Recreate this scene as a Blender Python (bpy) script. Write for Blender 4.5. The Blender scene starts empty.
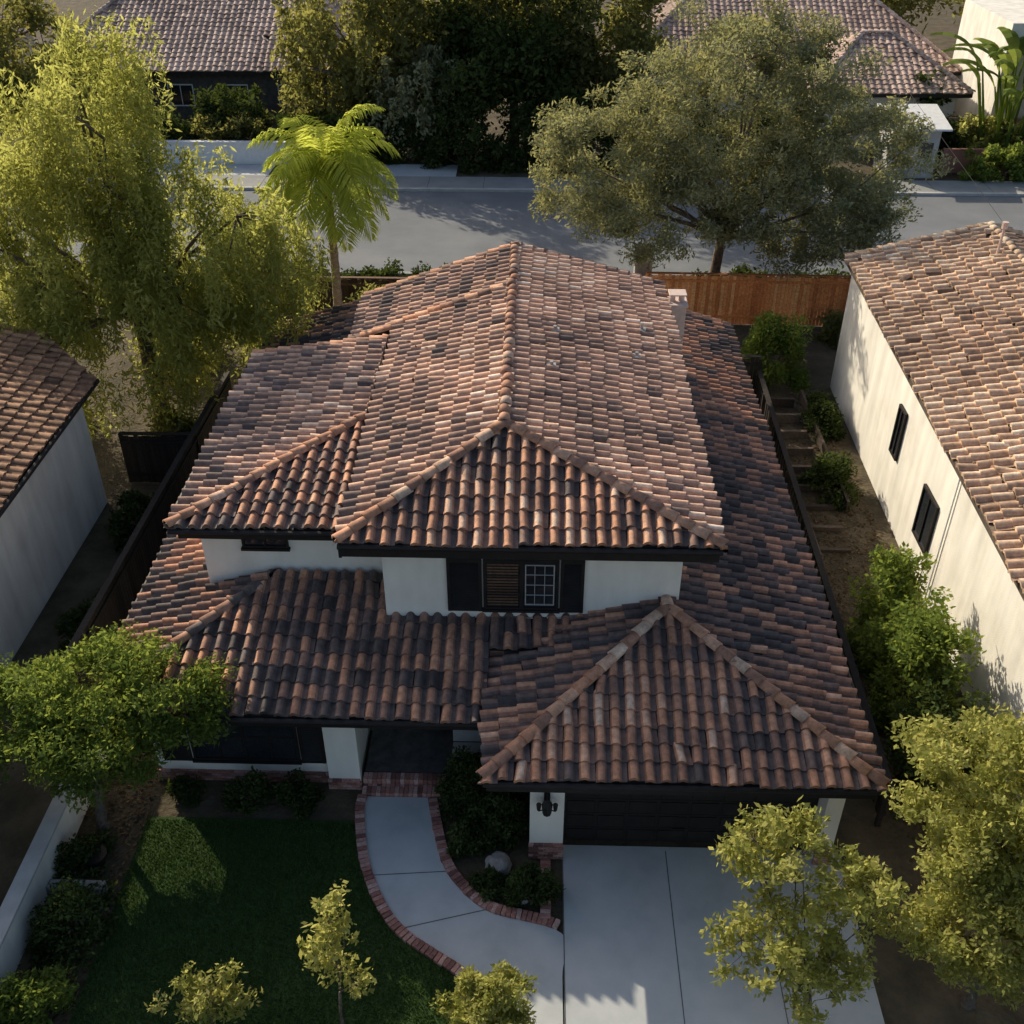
import bpy, bmesh, math, random, bisect
import numpy as np
from mathutils import Vector, Matrix, noise
random.seed(7); rng=np.random.default_rng(7)
scene=bpy.context.scene
col=scene.collection

# ------------------------------------------------------------------ materials
def new_mat(name):
    m=bpy.data.materials.new(name); m.use_nodes=True
    nt=m.node_tree; nt.nodes.clear()
    out=nt.nodes.new('ShaderNodeOutputMaterial')
    return m,nt,out
def ramp(nt,stops):
    r=nt.nodes.new('ShaderNodeValToRGB'); e=r.color_ramp.elements
    while len(e)<len(stops): e.new(0.5)
    for i,(p,c) in enumerate(stops):
        e[i].position=p; e[i].color=(*c,1)
    return r
def noise_mat(name,stops,scale=4,detail=5,rough=.8,bump=.2,bscale=40,spec=.3,metal=0,stretch=None,bdist=.02,stain=0):
    m,nt,out=new_mat(name)
    b=nt.nodes.new('ShaderNodeBsdfPrincipled'); nt.links.new(b.outputs[0],out.inputs[0])
    b.inputs['Roughness'].default_value=rough; b.inputs['Specular IOR Level'].default_value=spec; b.inputs['Metallic'].default_value=metal
    tc=nt.nodes.new('ShaderNodeTexCoord'); mp=nt.nodes.new('ShaderNodeMapping')
    nt.links.new(tc.outputs['Object'],mp.inputs[0])
    if stretch: mp.inputs['Scale'].default_value=stretch
    n=nt.nodes.new('ShaderNodeTexNoise'); n.inputs['Scale'].default_value=scale; n.inputs['Detail'].default_value=detail; n.inputs['Roughness'].default_value=.62
    nt.links.new(mp.outputs[0],n.inputs['Vector'])
    r=ramp(nt,stops); nt.links.new(n.outputs['Fac'],r.inputs[0]); colour=r.outputs[0]
    if stain:
        mp2=nt.nodes.new('ShaderNodeMapping'); mp2.inputs['Scale'].default_value=(1.6,1.6,.25); nt.links.new(tc.outputs['Object'],mp2.inputs[0])
        n4=nt.nodes.new('ShaderNodeTexNoise'); n4.inputs['Scale'].default_value=1.3; n4.inputs['Detail'].default_value=6
        nt.links.new(mp2.outputs[0],n4.inputs['Vector'])
        mr=nt.nodes.new('ShaderNodeMapRange'); mr.inputs[1].default_value=.35; mr.inputs[2].default_value=.7; mr.inputs[3].default_value=1; mr.inputs[4].default_value=1-stain
        nt.links.new(n4.outputs['Fac'],mr.inputs[0])
        vm=nt.nodes.new('ShaderNodeVectorMath'); vm.operation='SCALE'; nt.links.new(colour,vm.inputs[0]); nt.links.new(mr.outputs[0],vm.inputs['Scale']); colour=vm.outputs[0]
    nt.links.new(colour,b.inputs['Base Color'])
    if bump:
        n2=nt.nodes.new('ShaderNodeTexNoise'); n2.inputs['Scale'].default_value=bscale; n2.inputs['Detail'].default_value=2
        nt.links.new(mp.outputs[0],n2.inputs['Vector'])
        bp=nt.nodes.new('ShaderNodeBump'); bp.inputs['Strength'].default_value=bump; bp.inputs['Distance'].default_value=bdist
        nt.links.new(n2.outputs['Fac'],bp.inputs['Height']); nt.links.new(bp.outputs[0],b.inputs['Normal'])
    return m
def attr_mat(name,stops,rough=.8,nscale=6,namt=.4,spec=.3,bump=.3,big=.2):
    m,nt,out=new_mat(name)
    b=nt.nodes.new('ShaderNodeBsdfPrincipled'); nt.links.new(b.outputs[0],out.inputs[0])
    b.inputs['Roughness'].default_value=rough; b.inputs['Specular IOR Level'].default_value=spec
    a=nt.nodes.new('ShaderNodeAttribute'); a.attribute_name='rnd'
    tc=nt.nodes.new('ShaderNodeTexCoord')
    n=nt.nodes.new('ShaderNodeTexNoise'); n.inputs['Scale'].default_value=nscale; n.inputs['Detail'].default_value=4; n.inputs['Roughness'].default_value=.7
    nt.links.new(tc.outputs['Object'],n.inputs['Vector'])
    r=ramp(nt,stops); nt.links.new(a.outputs['Fac'],r.inputs[0])
    mr=nt.nodes.new('ShaderNodeMapRange'); mr.inputs[1].default_value=.3; mr.inputs[2].default_value=.7; mr.inputs[3].default_value=1-namt; mr.inputs[4].default_value=1+namt*.7
    nt.links.new(n.outputs['Fac'],mr.inputs[0])
    n3=nt.nodes.new('ShaderNodeTexNoise'); n3.inputs['Scale'].default_value=.55; n3.inputs['Detail'].default_value=4
    nt.links.new(tc.outputs['Object'],n3.inputs['Vector'])
    mr3=nt.nodes.new('ShaderNodeMapRange'); mr3.inputs[1].default_value=.35; mr3.inputs[2].default_value=.65; mr3.inputs[3].default_value=1-big; mr3.inputs[4].default_value=1+big*.7
    nt.links.new(n3.outputs['Fac'],mr3.inputs[0])
    mm=nt.nodes.new('ShaderNodeMath'); mm.operation='MULTIPLY'; nt.links.new(mr.outputs[0],mm.inputs[0]); nt.links.new(mr3.outputs[0],mm.inputs[1])
    vm=nt.nodes.new('ShaderNodeVectorMath'); vm.operation='SCALE'
    nt.links.new(r.outputs[0],vm.inputs[0]); nt.links.new(mm.outputs[0],vm.inputs['Scale'])
    nt.links.new(vm.outputs[0],b.inputs['Base Color'])
    if bump:
        bp=nt.nodes.new('ShaderNodeBump'); bp.inputs['Strength'].default_value=bump; bp.inputs['Distance'].default_value=.03
        nt.links.new(n.outputs['Fac'],bp.inputs['Height']); nt.links.new(bp.outputs[0],b.inputs['Normal'])
    return m
def leaf_mat(name,stops,trans,tw=.4,mixf=.8):
    m,nt,out=new_mat(name)
    a=nt.nodes.new('ShaderNodeAttribute'); a.attribute_name='rnd'
    r=ramp(nt,stops); nt.links.new(a.outputs['Fac'],r.inputs[0])
    d=nt.nodes.new('ShaderNodeBsdfDiffuse'); nt.links.new(r.outputs[0],d.inputs[0])
    t=nt.nodes.new('ShaderNodeBsdfTranslucent')
    mx=nt.nodes.new('ShaderNodeMix'); mx.data_type='RGBA'; mx.blend_type='MIX'; mx.inputs[0].default_value=mixf
    nt.links.new(r.outputs[0],mx.inputs[6]); mx.inputs[7].default_value=(*trans,1)
    nt.links.new(mx.outputs[2],t.inputs[0])
    ms=nt.nodes.new('ShaderNodeMixShader'); ms.inputs[0].default_value=tw
    nt.links.new(d.outputs[0],ms.inputs[1]); nt.links.new(t.outputs[0],ms.inputs[2]); nt.links.new(ms.outputs[0],out.inputs[0])
    return m

TILE=attr_mat('clay_tile',[(0,(.065,.055,.052)),(.22,(.14,.11,.10)),(.45,(.33,.18,.125)),(.7,(.58,.285,.165)),(.88,(.68,.39,.25)),(1,(.72,.52,.38))])
TILE_SUN=attr_mat('clay_tile_sunlit',[(0,(.10,.08,.072)),(.25,(.24,.17,.14)),(.5,(.52,.32,.225)),(.72,(.76,.47,.31)),(.9,(.84,.59,.42)),(1,(.88,.72,.57))],namt=.34)  # tan clay for the upper slopes, sunlit brightness put into its colour
TILE_TAN=attr_mat('clay_tile_tan',[(0,(.18,.115,.08)),(.35,(.52,.34,.22)),(.7,(.76,.54,.36)),(1,(.84,.69,.51))])
TILE_BROWN=attr_mat('roof_tile_brown',[(0,(.09,.05,.033)),(.5,(.28,.15,.085)),(1,(.55,.31,.17))])
TILE_GREY=attr_mat('roof_tile_mauve',[(0,(.26,.18,.145)),(.5,(.56,.40,.32)),(1,(.74,.57,.47))])
TRIM=noise_mat('dark_trim',[(.3,(.012,.010,.010)),(.7,(.024,.020,.018))],rough=.6,bump=0)
STUCCO=noise_mat('stucco',[(.25,(.84,.79,.68)),(.75,(.92,.87,.77))],scale=1.5,rough=.9,bump=.35,bscale=60,stain=.12)
STUCCO2=noise_mat('stucco_neighbour',[(.2,(.70,.66,.58)),(.5,(.81,.78,.70)),(.8,(.86,.83,.76))],scale=.9,rough=.9,bump=.35,bscale=50,stain=.22)
CONC=noise_mat('concrete',[(.2,(.36,.385,.39)),(.5,(.47,.49,.49)),(.8,(.55,.56,.55))],scale=1.0,detail=8,rough=.85,bump=.15,bscale=90)
PAVE=noise_mat('old_pavement',[(.25,(.22,.225,.22)),(.75,(.33,.33,.32))],scale=.8,detail=7,rough=.9,bump=.2)
JOINT=noise_mat('joint',[(.3,(.09,.09,.09)),(.7,(.14,.14,.13))],bump=0)
ASPH=noise_mat('asphalt',[(.25,(.13,.14,.15)),(.55,(.18,.19,.20)),(.8,(.23,.235,.24))],scale=.35,detail=8,rough=.9,bump=.3,bscale=60)
EARTH=noise_mat('earth',[(.25,(.04,.034,.02)),(.5,(.085,.068,.043)),(.8,(.15,.12,.078))],scale=1.2,detail=8,rough=1,bump=.8,bscale=9,bdist=.06)
GRASSM=noise_mat('turf',[(.3,(.022,.045,.012)),(.7,(.045,.08,.022))],scale=1.2,rough=1,bump=.6,bscale=60)
BRICK=attr_mat('brick',[(0,(.19,.09,.08)),(.5,(.42,.20,.155)),(1,(.55,.36,.31))],nscale=20)
WOODD=attr_mat('dark_wood',[(0,(.014,.012,.011)),(1,(.034,.028,.025))],nscale=12)
WOODM=attr_mat('brown_wood',[(0,(.07,.04,.025)),(1,(.17,.095,.055))],nscale=12)
WOODO=attr_mat('redwood',[(0,(.46,.15,.05)),(.5,(.66,.26,.09)),(1,(.74,.38,.16))],nscale=12)
WOODG=attr_mat('weathered_wood',[(0,(.06,.045,.035)),(1,(.16,.12,.09))],nscale=12)
BARK=noise_mat('bark',[(.3,(.06,.045,.033)),(.7,(.19,.15,.115))],scale=8,rough=1,bump=1,bscale=20)
BARKP=noise_mat('palm_bark',[(.3,(.16,.11,.075)),(.7,(.36,.27,.2))],scale=3,stretch=(1,1,8),rough=1,bump=1,bscale=10)
GLASS=noise_mat('window_glass',[(.3,(.012,.014,.018)),(.7,(.03,.035,.04))],scale=1,rough=.08,bump=0,spec=.8)
WFRAME=noise_mat('window_frame',[(.3,(.30,.30,.29)),(.7,(.42,.41,.40))],rough=.6,bump=0)
CHIM=noise_mat('chimney_stucco',[(.3,(.50,.37,.32)),(.7,(.66,.54,.47))],scale=5,rough=.9)
METAL=noise_mat('galvanised',[(.3,(.25,.25,.25)),(.7,(.4,.4,.4))],rough=.5,metal=.4,bump=0)
WHITE=noise_mat('white_paint',[(.3,(.66,.66,.66)),(.7,(.8,.8,.79))],rough=.6,bump=0)
STONE=noise_mat('stone',[(.3,(.2,.19,.18)),(.7,(.4,.38,.35))],scale=6)
DSTONE=noise_mat('slate_paving',[(.3,(.05,.05,.05)),(.7,(.12,.11,.105))],scale=4)
KERB=noise_mat('kerb',[(.3,(.36,.36,.35)),(.7,(.5,.49,.47))],scale=2)

L_PEPPER=leaf_mat('leaf_pepper',[(0,(.085,.11,.03)),(.5,(.22,.245,.07)),(1,(.40,.39,.14))],(.70,.70,.17),.48)
L_OLIVE=leaf_mat('leaf_olive',[(0,(.10,.12,.07)),(.6,(.24,.265,.165)),(1,(.42,.42,.27))],(.55,.51,.18),.36)
L_PALM=leaf_mat('leaf_palm',[(0,(.13,.19,.03)),(1,(.36,.40,.08))],(.78,.82,.13),.5)
L_LIME=leaf_mat('leaf_lime',[(0,(.10,.125,.03)),(.5,(.25,.265,.08)),(1,(.46,.43,.17))],(.74,.71,.20),.48)
L_DARK=leaf_mat('leaf_dark',[(0,(.024,.038,.014)),(.6,(.055,.08,.028)),(1,(.11,.135,.045))],(.14,.18,.03),.25)
L_GREEN=leaf_mat('leaf_green',[(0,(.045,.075,.018)),(.6,(.115,.165,.04)),(1,(.23,.28,.08))],(.44,.52,.09),.40)
L_BACK=leaf_mat('leaf_background',[(0,(.045,.058,.025)),(.6,(.11,.125,.05)),(1,(.24,.24,.10))],(.52,.49,.12),.40)

# ------------------------------------------------------------------ helpers
def empty(name,loc=(0,0,0)):
    e=bpy.data.objects.new(name,None); e.location=loc; e.empty_display_size=.3; col.objects.link(e); return e
def link(me,name,parent=None):
    o=bpy.data.objects.new(name,me); col.objects.link(o)
    if parent:
        o.parent=parent; o.matrix_parent_inverse=Matrix.Translation(-Vector(parent.location))
    return o
def np_mesh(name,V,F,mats,rnd=None,smooth=False):
    me=bpy.data.meshes.new(name); n=len(V); m,k=F.shape
    me.vertices.add(n); me.vertices.foreach_set('co',np.ascontiguousarray(V,dtype=np.float32).ravel())
    me.loops.add(m*k); me.loops.foreach_set('vertex_index',np.ascontiguousarray(F,dtype=np.int32).ravel())
    me.polygons.add(m); me.polygons.foreach_set('loop_start',np.arange(0,m*k,k,dtype=np.int32))
    try: me.polygons.foreach_set('loop_total',np.full(m,k,dtype=np.int32))
    except Exception: pass
    if smooth: me.polygons.foreach_set('use_smooth',np.ones(m,dtype=bool))
    for mt in mats: me.materials.append(mt)
    me.update(calc_edges=True)
    if rnd is not None:
        a=me.attributes.new('rnd','FLOAT','FACE'); a.data.foreach_set('value',np.ascontiguousarray(rnd,dtype=np.float32))
    return me
class MB:
    def __init__(s): s.v=[];s.f=[];s.m=[];s.r=[];s.mats=[]
    def mi(s,mat):
        if mat not in s.mats: s.mats.append(mat)
        return s.mats.index(mat)
    def face(s,pts,mat,r=None):
        b=len(s.v); s.v+= [tuple(p) for p in pts]; s.f.append(tuple(range(b,b+len(pts)))); s.m.append(s.mi(mat)); s.r.append(random.random() if r is None else r)
    def box(s,x0,x1,y0,y1,z0,z1,mat,M=None):
        r=random.random()
        P=[Vector(p) for p in ((x0,y0,z0),(x1,y0,z0),(x1,y1,z0),(x0,y1,z0),(x0,y0,z1),(x1,y0,z1),(x1,y1,z1),(x0,y1,z1))]
        if M: P=[M@p for p in P]
        b=len(s.v); s.v+=[tuple(p) for p in P]; i=s.mi(mat)
        for q in ((0,3,2,1),(4,5,6,7),(0,1,5,4),(1,2,6,5),(2,3,7,6),(3,0,4,7)):
            s.f.append(tuple(b+k for k in q)); s.m.append(i); s.r.append(r)
    def tube(s,pts,rad,mat,n=7,cap=True):
        b=len(s.v); i=s.mi(mat); r=random.random()
        pts=[Vector(p) for p in pts]
        for k,p in enumerate(pts):
            d=(pts[min(k+1,len(pts)-1)]-pts[max(k-1,0)]).normalized()
            a=d.orthogonal().normalized() if abs(d.z)>.95 else d.cross(Vector((0,0,1))).normalized()
            c=d.cross(a)
            for j in range(n):
                t=2*math.pi*j/n; s.v.append(tuple(p+(a*math.cos(t)+c*math.sin(t))*rad[k]))
        for k in range(len(pts)-1):
            for j in range(n):
                s.f.append((b+k*n+j,b+k*n+(j+1)%n,b+(k+1)*n+(j+1)%n,b+(k+1)*n+j)); s.m.append(i); s.r.append(r)
        if cap:
            s.f.append(tuple(b+(len(pts)-1)*n+j for j in range(n))); s.m.append(i); s.r.append(r)
    def make(s,name,parent=None,smooth=False,bevel=0):
        me=bpy.data.meshes.new(name); me.from_pydata(s.v,[],s.f)
        for m in s.mats: me.materials.append(m)
        me.polygons.foreach_set('material_index',s.m)
        if smooth: me.polygons.foreach_set('use_smooth',[True]*len(s.f))
        a=me.attributes.new('rnd','FLOAT','FACE'); a.data.foreach_set('value',s.r)
        me.update()
        o=link(me,name,parent)
        if bevel:
            b=o.modifiers.new('bevel','BEVEL'); b.width=bevel; b.segments=2; b.limit_method='ANGLE'
        return o

# ---- roof tile planes
def tile_plane(name,poly,parent,mat=TILE,w=.30,L=.37,H=.11,bias=0,spread=1,slab=.15,seg=9,slabmat=None,over=.05,rough_amt=1.0,pan=.38):
    P=[Vector(p) for p in poly]
    u=(P[1]-P[0]).normalized()
    n=None
    for k in range(2,len(P)):
        c=(P[1]-P[0]).cross(P[k]-P[0])
        if c.length>.05: n=c.normalized(); break
    if n.z<0: n=-n
    v=n.cross(u)
    if v.z<0: v=-v; u=-u
    P=[p-n*((p-P[0]).dot(n)) for p in P]
    O=P[0]
    us=[p.dot(u) for p in P]; vs=[(p-O).dot(v) for p in P]
    c0=math.floor(min(us)/w)-1; c1=math.ceil(max(us)/w)+1
    r0=0; r1=math.ceil(max(vs)/L)+1
    s=np.linspace(0,1,seg+1); arc=6/9
    if seg==6: arc=4/6
    h=np.where(s<=arc+1e-6,H*np.sin(np.pi*np.clip(s/arc,0,1))**.7,-.018*np.sin(np.pi*np.clip((s-arc)/(1-arc),0,1)))
    k=seg+1
    C,R=np.meshgrid(np.arange(c0,c1),np.arange(r0,r1)); C=C.ravel();R=R.ravel(); N=len(C)
    jl=rng.normal(0,.007*rough_amt,N); ju=rng.normal(0,.007*rough_amt,N); jv=rng.normal(0,.016*rough_amt,N); jr=rng.normal(0,.024*rough_amt,N)
    loose=rng.random(N)<.03; jr[loose]*=4; jl[loose]+=.018; jv[loose]-=.05*rng.random(loose.sum())
    jv+= .035*np.sin(C*w*.9+R*.35)+.02*np.sin(C*w*2.3+1.7)
    V=np.zeros((N,4*k,3))
    base_u=C*w
    for row,(vv,lift) in enumerate(((-.045,.052),(L*1.0,.008),(-.045,.052),(-.045,-.0))):
        uu=base_u[:,None]+s[None,:]*w+ju[:,None]+jr[:,None]*vv
        vloc=(R*L)[:,None]+vv+jv[:,None]+(s[None,:]-.5)*w*jr[:,None]
        hh=h[None,:]*(1.0 if row!=1 else .84)+lift+(jl[:,None] if row!=1 else 0)
        if row==3: hh=np.maximum(hh-.055,-.005)*np.ones_like(uu)
        V[:,row*k:(row+1)*k,0]=uu; V[:,row*k:(row+1)*k,1]=vloc; V[:,row*k:(row+1)*k,2]=hh
    U=np.array(u);Vv=np.array(v);Nn=np.array(n);Oo=np.array(O-u*O.dot(u))
    W=Oo+V[...,0:1]*U+V[...,1:2]*Vv+V[...,2:3]*Nn
    f=[];pf=[]
    for j in range(seg):
        f.append((j,j+1,k+j+1,k+j)); f.append((3*k+j,3*k+j+1,2*k+j+1,2*k+j))
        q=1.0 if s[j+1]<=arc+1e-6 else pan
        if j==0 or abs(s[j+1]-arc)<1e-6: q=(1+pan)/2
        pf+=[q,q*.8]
    f=np.array(f); F=(f[None]+ (np.arange(N)*4*k)[:,None,None]).reshape(-1,4)
    tr=rng.beta(1.6,1.6,N)
    cu=C*w;cv=R*L
    drift=.10*np.sin(cu*.55+1.3*np.sin(cv*.4+2))+.07*np.sin(cv*.8+cu*.27+1)
    tr=.5+(tr-.5)*spread+bias+drift
    old=rng.random(N)<.07; tr[old]-=.32      # scattered weather-blackened tiles
    tr=np.clip(tr,0.02,.98)
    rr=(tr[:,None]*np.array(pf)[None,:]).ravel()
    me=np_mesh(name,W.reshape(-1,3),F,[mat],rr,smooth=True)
    bm=bmesh.new(); bm.from_mesh(me)
    cen=sum(P,Vector())/len(P)
    for i in range(len(P)):
        a=P[i];b=P[(i+1)%len(P)]; e=(b-a).normalized(); no=e.cross(n)
        if no.dot(cen-a)>0: no=-no
        off=0
        if i==0: off=over+.08
        bmesh.ops.bisect_plane(bm,geom=bm.verts[:]+bm.edges[:]+bm.faces[:],plane_co=a+no*off,plane_no=no,clear_outer=True)
    bm.to_mesh(me); bm.free()
    o=link(me,name,parent)
    if slab:
        mb=MB(); sm=slabmat or TRIM
        top=[p-n*.012 for p in P]; bot=[p-Vector((0,0,slab)) for p in P]
        mb.face(top,sm); mb.face(bot[::-1],sm)
        for i in range(len(P)):
            j=(i+1)%len(P); mb.face([bot[i],bot[j],top[j],top[i]],sm)
        mb.make(name+'_deck',parent)
    return o
def caps(name,lines,parent,mat=TILE,r=.125,L=.36,bias=.2,spread=.6):
    vs=[];fs=[];rn=[]
    n=8
    for a,b in lines:
        a=Vector(a);b=Vector(b);d=(b-a);ln=d.length;d.normalize()
        side=d.cross(Vector((0,0,1))).normalized(); up=side.cross(d)
        cnt=int(ln/L)
        for i in range(cnt+1):
            p=a+d*(i*L-.04); q=a+d*min((i+1)*L,ln)
            if (q-p).dot(d)<.08: continue
            jj=side*random.gauss(0,.012); v0=min(.99,max(.01,.5+bias+(random.random()-.5)*spread))
            base=len(vs)
            for (c,rad,l) in ((p,r*1.08,.035),(q,r*.92,.0),(p,r*.9,.02)):
                for k in range(n+1):
                    t=math.pi*k/n
                    vs.append(c+jj+side*math.cos(t)*rad+up*(math.sin(t)*rad*.85+l-.02))
            for k in range(n):
                fs.append((base+k,base+k+1,base+n+1+k+1,base+n+1+k)); rn.append(v0)
                fs.append((base+k,base+2*(n+1)+k,base+2*(n+1)+k+1,base+k+1)); rn.append(v0)
    return link(np_mesh(name,np.array([tuple(x) for x in vs]),np.array(fs),[mat],np.array(rn)),name,parent)

# ---- foliage (blades lean towards the light, as real leaves do)
LB=np.array((-.35,.25,1.0))
def leaves(name,pts,rv,size,aspect,mat,parent,droop=0,sizevar=.35,bias=.8):
    N=len(pts)
    nn=rng.normal(size=(N,3))+bias*LB; nn/=np.linalg.norm(nn,axis=1)[:,None]
    d=rng.normal(size=(N,3)); d[:,2]-=droop; d-=(d*nn).sum(1)[:,None]*nn*(.35 if droop else 1); d/=np.linalg.norm(d,axis=1)[:,None]
    w=np.cross(nn,d); w/=np.linalg.norm(w,axis=1)[:,None]
    Ls=size*(1+rng.normal(0,sizevar,N)).clip(.4,2)[:,None]; Ws=Ls*aspect*.5
    V=np.empty((N,4,3)); V[:,0]=pts; V[:,1]=pts+d*Ls*.5+w*Ws; V[:,2]=pts+d*Ls; V[:,3]=pts+d*Ls*.5-w*Ws
    F=np.arange(N*4).reshape(N,4)
    return link(np_mesh(name,V.reshape(-1,3),F,[mat],np.clip(rv,0,1)),name,parent)
def crown_points(blobs,nclump,nper,cr,shell=.55,weep=0,flat=.7):
    cl=[];wsum=sum(b[2] for b in blobs)
    for c,r,wt in blobs:
        n=int(nclump*wt/wsum)
        d=rng.normal(size=(n,3)); d/=np.linalg.norm(d,axis=1)[:,None]
        rad=shell+(1-shell)*rng.random(n)**.7
        rad*=1+rng.normal(0,.10,n)
        cl.append(np.array(c)+d*rad[:,None]*np.array(r))
    cl=np.concatenate(cl); M=len(cl)
    cs=cr*(.5+1.0*rng.random(M)); hue=rng.normal(0,.17,M)
    cnt=(nper*(cs/cr)**1.6).astype(int).clip(4)
    idx=np.repeat(np.arange(M),cnt); T=len(idx)
    g=rng.normal(size=(T,3)); g/=np.linalg.norm(g,axis=1)[:,None]; g*=(rng.random(T)**.5)[:,None]
    g[:,2]*=flat
    p=cl[idx]+g*cs[idx][:,None]
    if weep:
        st=rng.integers(0,14,T)+idx*14
        so=rng.normal(size=(M*14,2))*.42*cr
        t=rng.random(T)
        p=cl[idx].copy(); p[:,:2]+=so[st]*(.6+.5*t[:,None]); p[:,2]+= -t*weep*(.5+cs[idx]/cr*.6)+.2*weep
        p+=rng.normal(0,.06,(T,3))
    rv=.45+hue[idx]+rng.normal(0,.2,T)
    return cl,p,rv
def tree(name,base,top,tr,blobs,nclump,nper,cr,leaf,aspect,mat,droop=0,weep=0,shell=.5,nbr=40,forks=3,flat=.7,bark=BARK,lean=(0,0),fz=.32):
    e=empty(name,base)
    cl,p,rv=crown_points(blobs,nclump,nper,cr,shell,weep,flat)
    keep=p[:,2]>.1; leaves('foliage',p[keep],rv[keep],leaf,aspect,mat,e,droop)
    mb=MB(); B=Vector(base)
    cen=Vector(np.mean([b[0] for b in blobs],axis=0))
    forkz=base[2]+(top-base[2])*fz
    fork=Vector((B.x+(cen.x-B.x)*.35+lean[0],B.y+(cen.y-B.y)*.35+lean[1],forkz))
    m=(B+fork)/2+Vector((random.uniform(-.1,.1),random.uniform(-.1,.1),0))
    mb.tube([B-Vector((0,0,.1)),B+Vector((0,0,.15)),m,fork],[tr*1.5,tr*1.1,tr*.9,tr*.8],bark,9)
    limbs=[]
    for bidx,(c,r,wt) in enumerate(blobs):
        for k in range(forks):
            a=random.random()*6.28
            tgt=Vector(c)+Vector((math.cos(a)*r[0]*.45,math.sin(a)*r[1]*.45,r[2]*random.uniform(-.3,.35)))
            mid=fork.lerp(tgt,.5)+Vector((random.uniform(-.4,.4),random.uniform(-.4,.4),random.uniform(-.2,.3)))*min(1,r[0]*.4)
            mb.tube([fork,fork.lerp(mid,.5)+Vector((0,0,.05*r[2])),mid,tgt],[tr*.5,tr*.38,tr*.26,tr*.10],bark,6)
            limbs+= [mid,tgt,mid.lerp(tgt,.5)]
    sel=rng.choice(len(cl),min(nbr,len(cl)),replace=False)
    for i in sel:
        t=Vector(cl[i]); s=min(limbs,key=lambda q:(q-t).length)
        mid=s.lerp(t,.5)+Vector((random.uniform(-.15,.15),random.uniform(-.15,.15),random.uniform(0,.2)))
        mb.tube([s,mid,t],[tr*.14,tr*.09,tr*.03],bark,4)
    mb.make('trunk_and_limbs',e,smooth=True)
    return e
def bush(name,c,r,n,leaf,aspect,mat,box=False,lumps=None):
    e=empty(name,(c[0],c[1],c[2] if len(c)>2 else 0))
    z0=c[2] if len(c)>2 else 0
    nl=lumps or max(10,int(14*r[0]*r[1]+10))
    q=rng.normal(size=(nl,3)); q/=np.linalg.norm(q,axis=1)[:,None]
    if box: q=q/np.max(np.abs(q),axis=1)[:,None]
    q*= (.55+.4*rng.random(nl))[:,None]
    q[:,2]=np.abs(q[:,2])
    cl=np.array([c[0],c[1],z0])+q*np.array(r)
    lr=.34*min(r[0],r[1],r[2]*1.2)+.06
    idx=rng.integers(0,nl,n)
    g=rng.normal(size=(n,3)); g/=np.linalg.norm(g,axis=1)[:,None]; g*=(rng.random(n)**.4)[:,None]*lr*(.7+.6*rng.random(nl))[idx][:,None]
    p=cl[idx]+g; p[:,2]=np.maximum(p[:,2],z0+.03)
    rv=.45+rng.normal(0,.12,nl)[idx]+rng.normal(0,.2,n)
    leaves('foliage',p,rv,leaf,aspect,mat,e)
    mb=MB()
    for i in range(min(8,nl)):
        t=Vector(cl[i]); b=Vector((c[0]+random.uniform(-.1,.1)*r[0],c[1]+random.uniform(-.1,.1)*r[1],z0-.02)); mb.tube([b,b.lerp(t,.5)+Vector((0,0,.05)),t],[.035,.022,.008],BARK,5)
    mb.make('stems',e)
    return e

# ================================================================== GROUND
g=MB(); g.face([(-260,-120,0),(260,-120,0),(260,420,0),(-260,420,0)],EARTH); g.make('ground')
m=MB(); m.face([(-120,30.6,.004),(120,30.6,.004),(120,42,.004),(-120,42,.004)],ASPH); m.make('street')
m=MB(); m.face([(-120,-24,.004),(120,-24,.004),(120,-14,.004),(-120,-14,.004)],ASPH); m.make('street')
m=MB()
m.box(-120,120,42,42.25,0,.14,KERB); m.box(-120,120,42.26,44.2,0,.13,PAVE)
for x in range(-60,60,3): m.box(x,x+.03,42.26,44.2,.131,.134,JOINT)
m.make('pavement')
m=MB(); m.box(-120,120,30.35,30.59,0,.14,PAVE); m.make('kerb')
m=MB()
m.face([(.67,-13.9,.05),(6.3,-13.9,.05),(6.3,.3,.05),(.67,.3,.05)],CONC)
m.face([(.67,-13.9,0),(.67,.3,0),(.67,.3,.05),(.67,-13.9,.05)][::-1],CONC)
m.face([(6.3,-13.9,0),(6.3,.3,0),(6.3,.3,.05),(6.3,-13.9,.05)],CONC)
for x in (.68,2.78,4.6): m.box(x-.009,x+.009,-13.9,.2,.0505,.054,JOINT)
for y in (-4.2,-8.5): m.box(.7,6.3,y-.012,y+.012,.0545,.056,JOINT)
m.make('driveway')
def catmull(P,n=10):
    P=[Vector((*p,0)) for p in P]; out=[]
    Q=[P[0]*2-P[1]]+P+[P[-1]*2-P[-2]]
    for i in range(1,len(Q)-2):
        for k in range(n):
            t=k/n; a,b,c,d=Q[i-1],Q[i],Q[i+1],Q[i+2]
            out.append(.5*((2*b)+(c-a)*t+(2*a-5*b+4*c-d)*t*t+(3*b-a-3*c+d)*t*t*t))
    out.append(Q[-2]); return out
LC=catmull([(-3.5,1.45),(-3.5,1.0),(-3.25,-.13),(-2.84,-1.05),(-2.28,-1.75),(-1.15,-2.5),(-.45,-3.1),(-.1,-4.2),(.0,-6)])
RC=catmull([(-2.2,1.45),(-2.1,1.0),(-1.8,-.1),(-1.4,-.75),(-.74,-1.3),(.64,-1.72),(.64,-2.6),(.64,-4.2),(.64,-6)])
m=MB()
for i in range(len(LC)-1):
    z=Vector((0,0,.045)); m.face([LC[i]+z,RC[i]+z,RC[i+1]+z,LC[i+1]+z],CONC)
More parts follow.
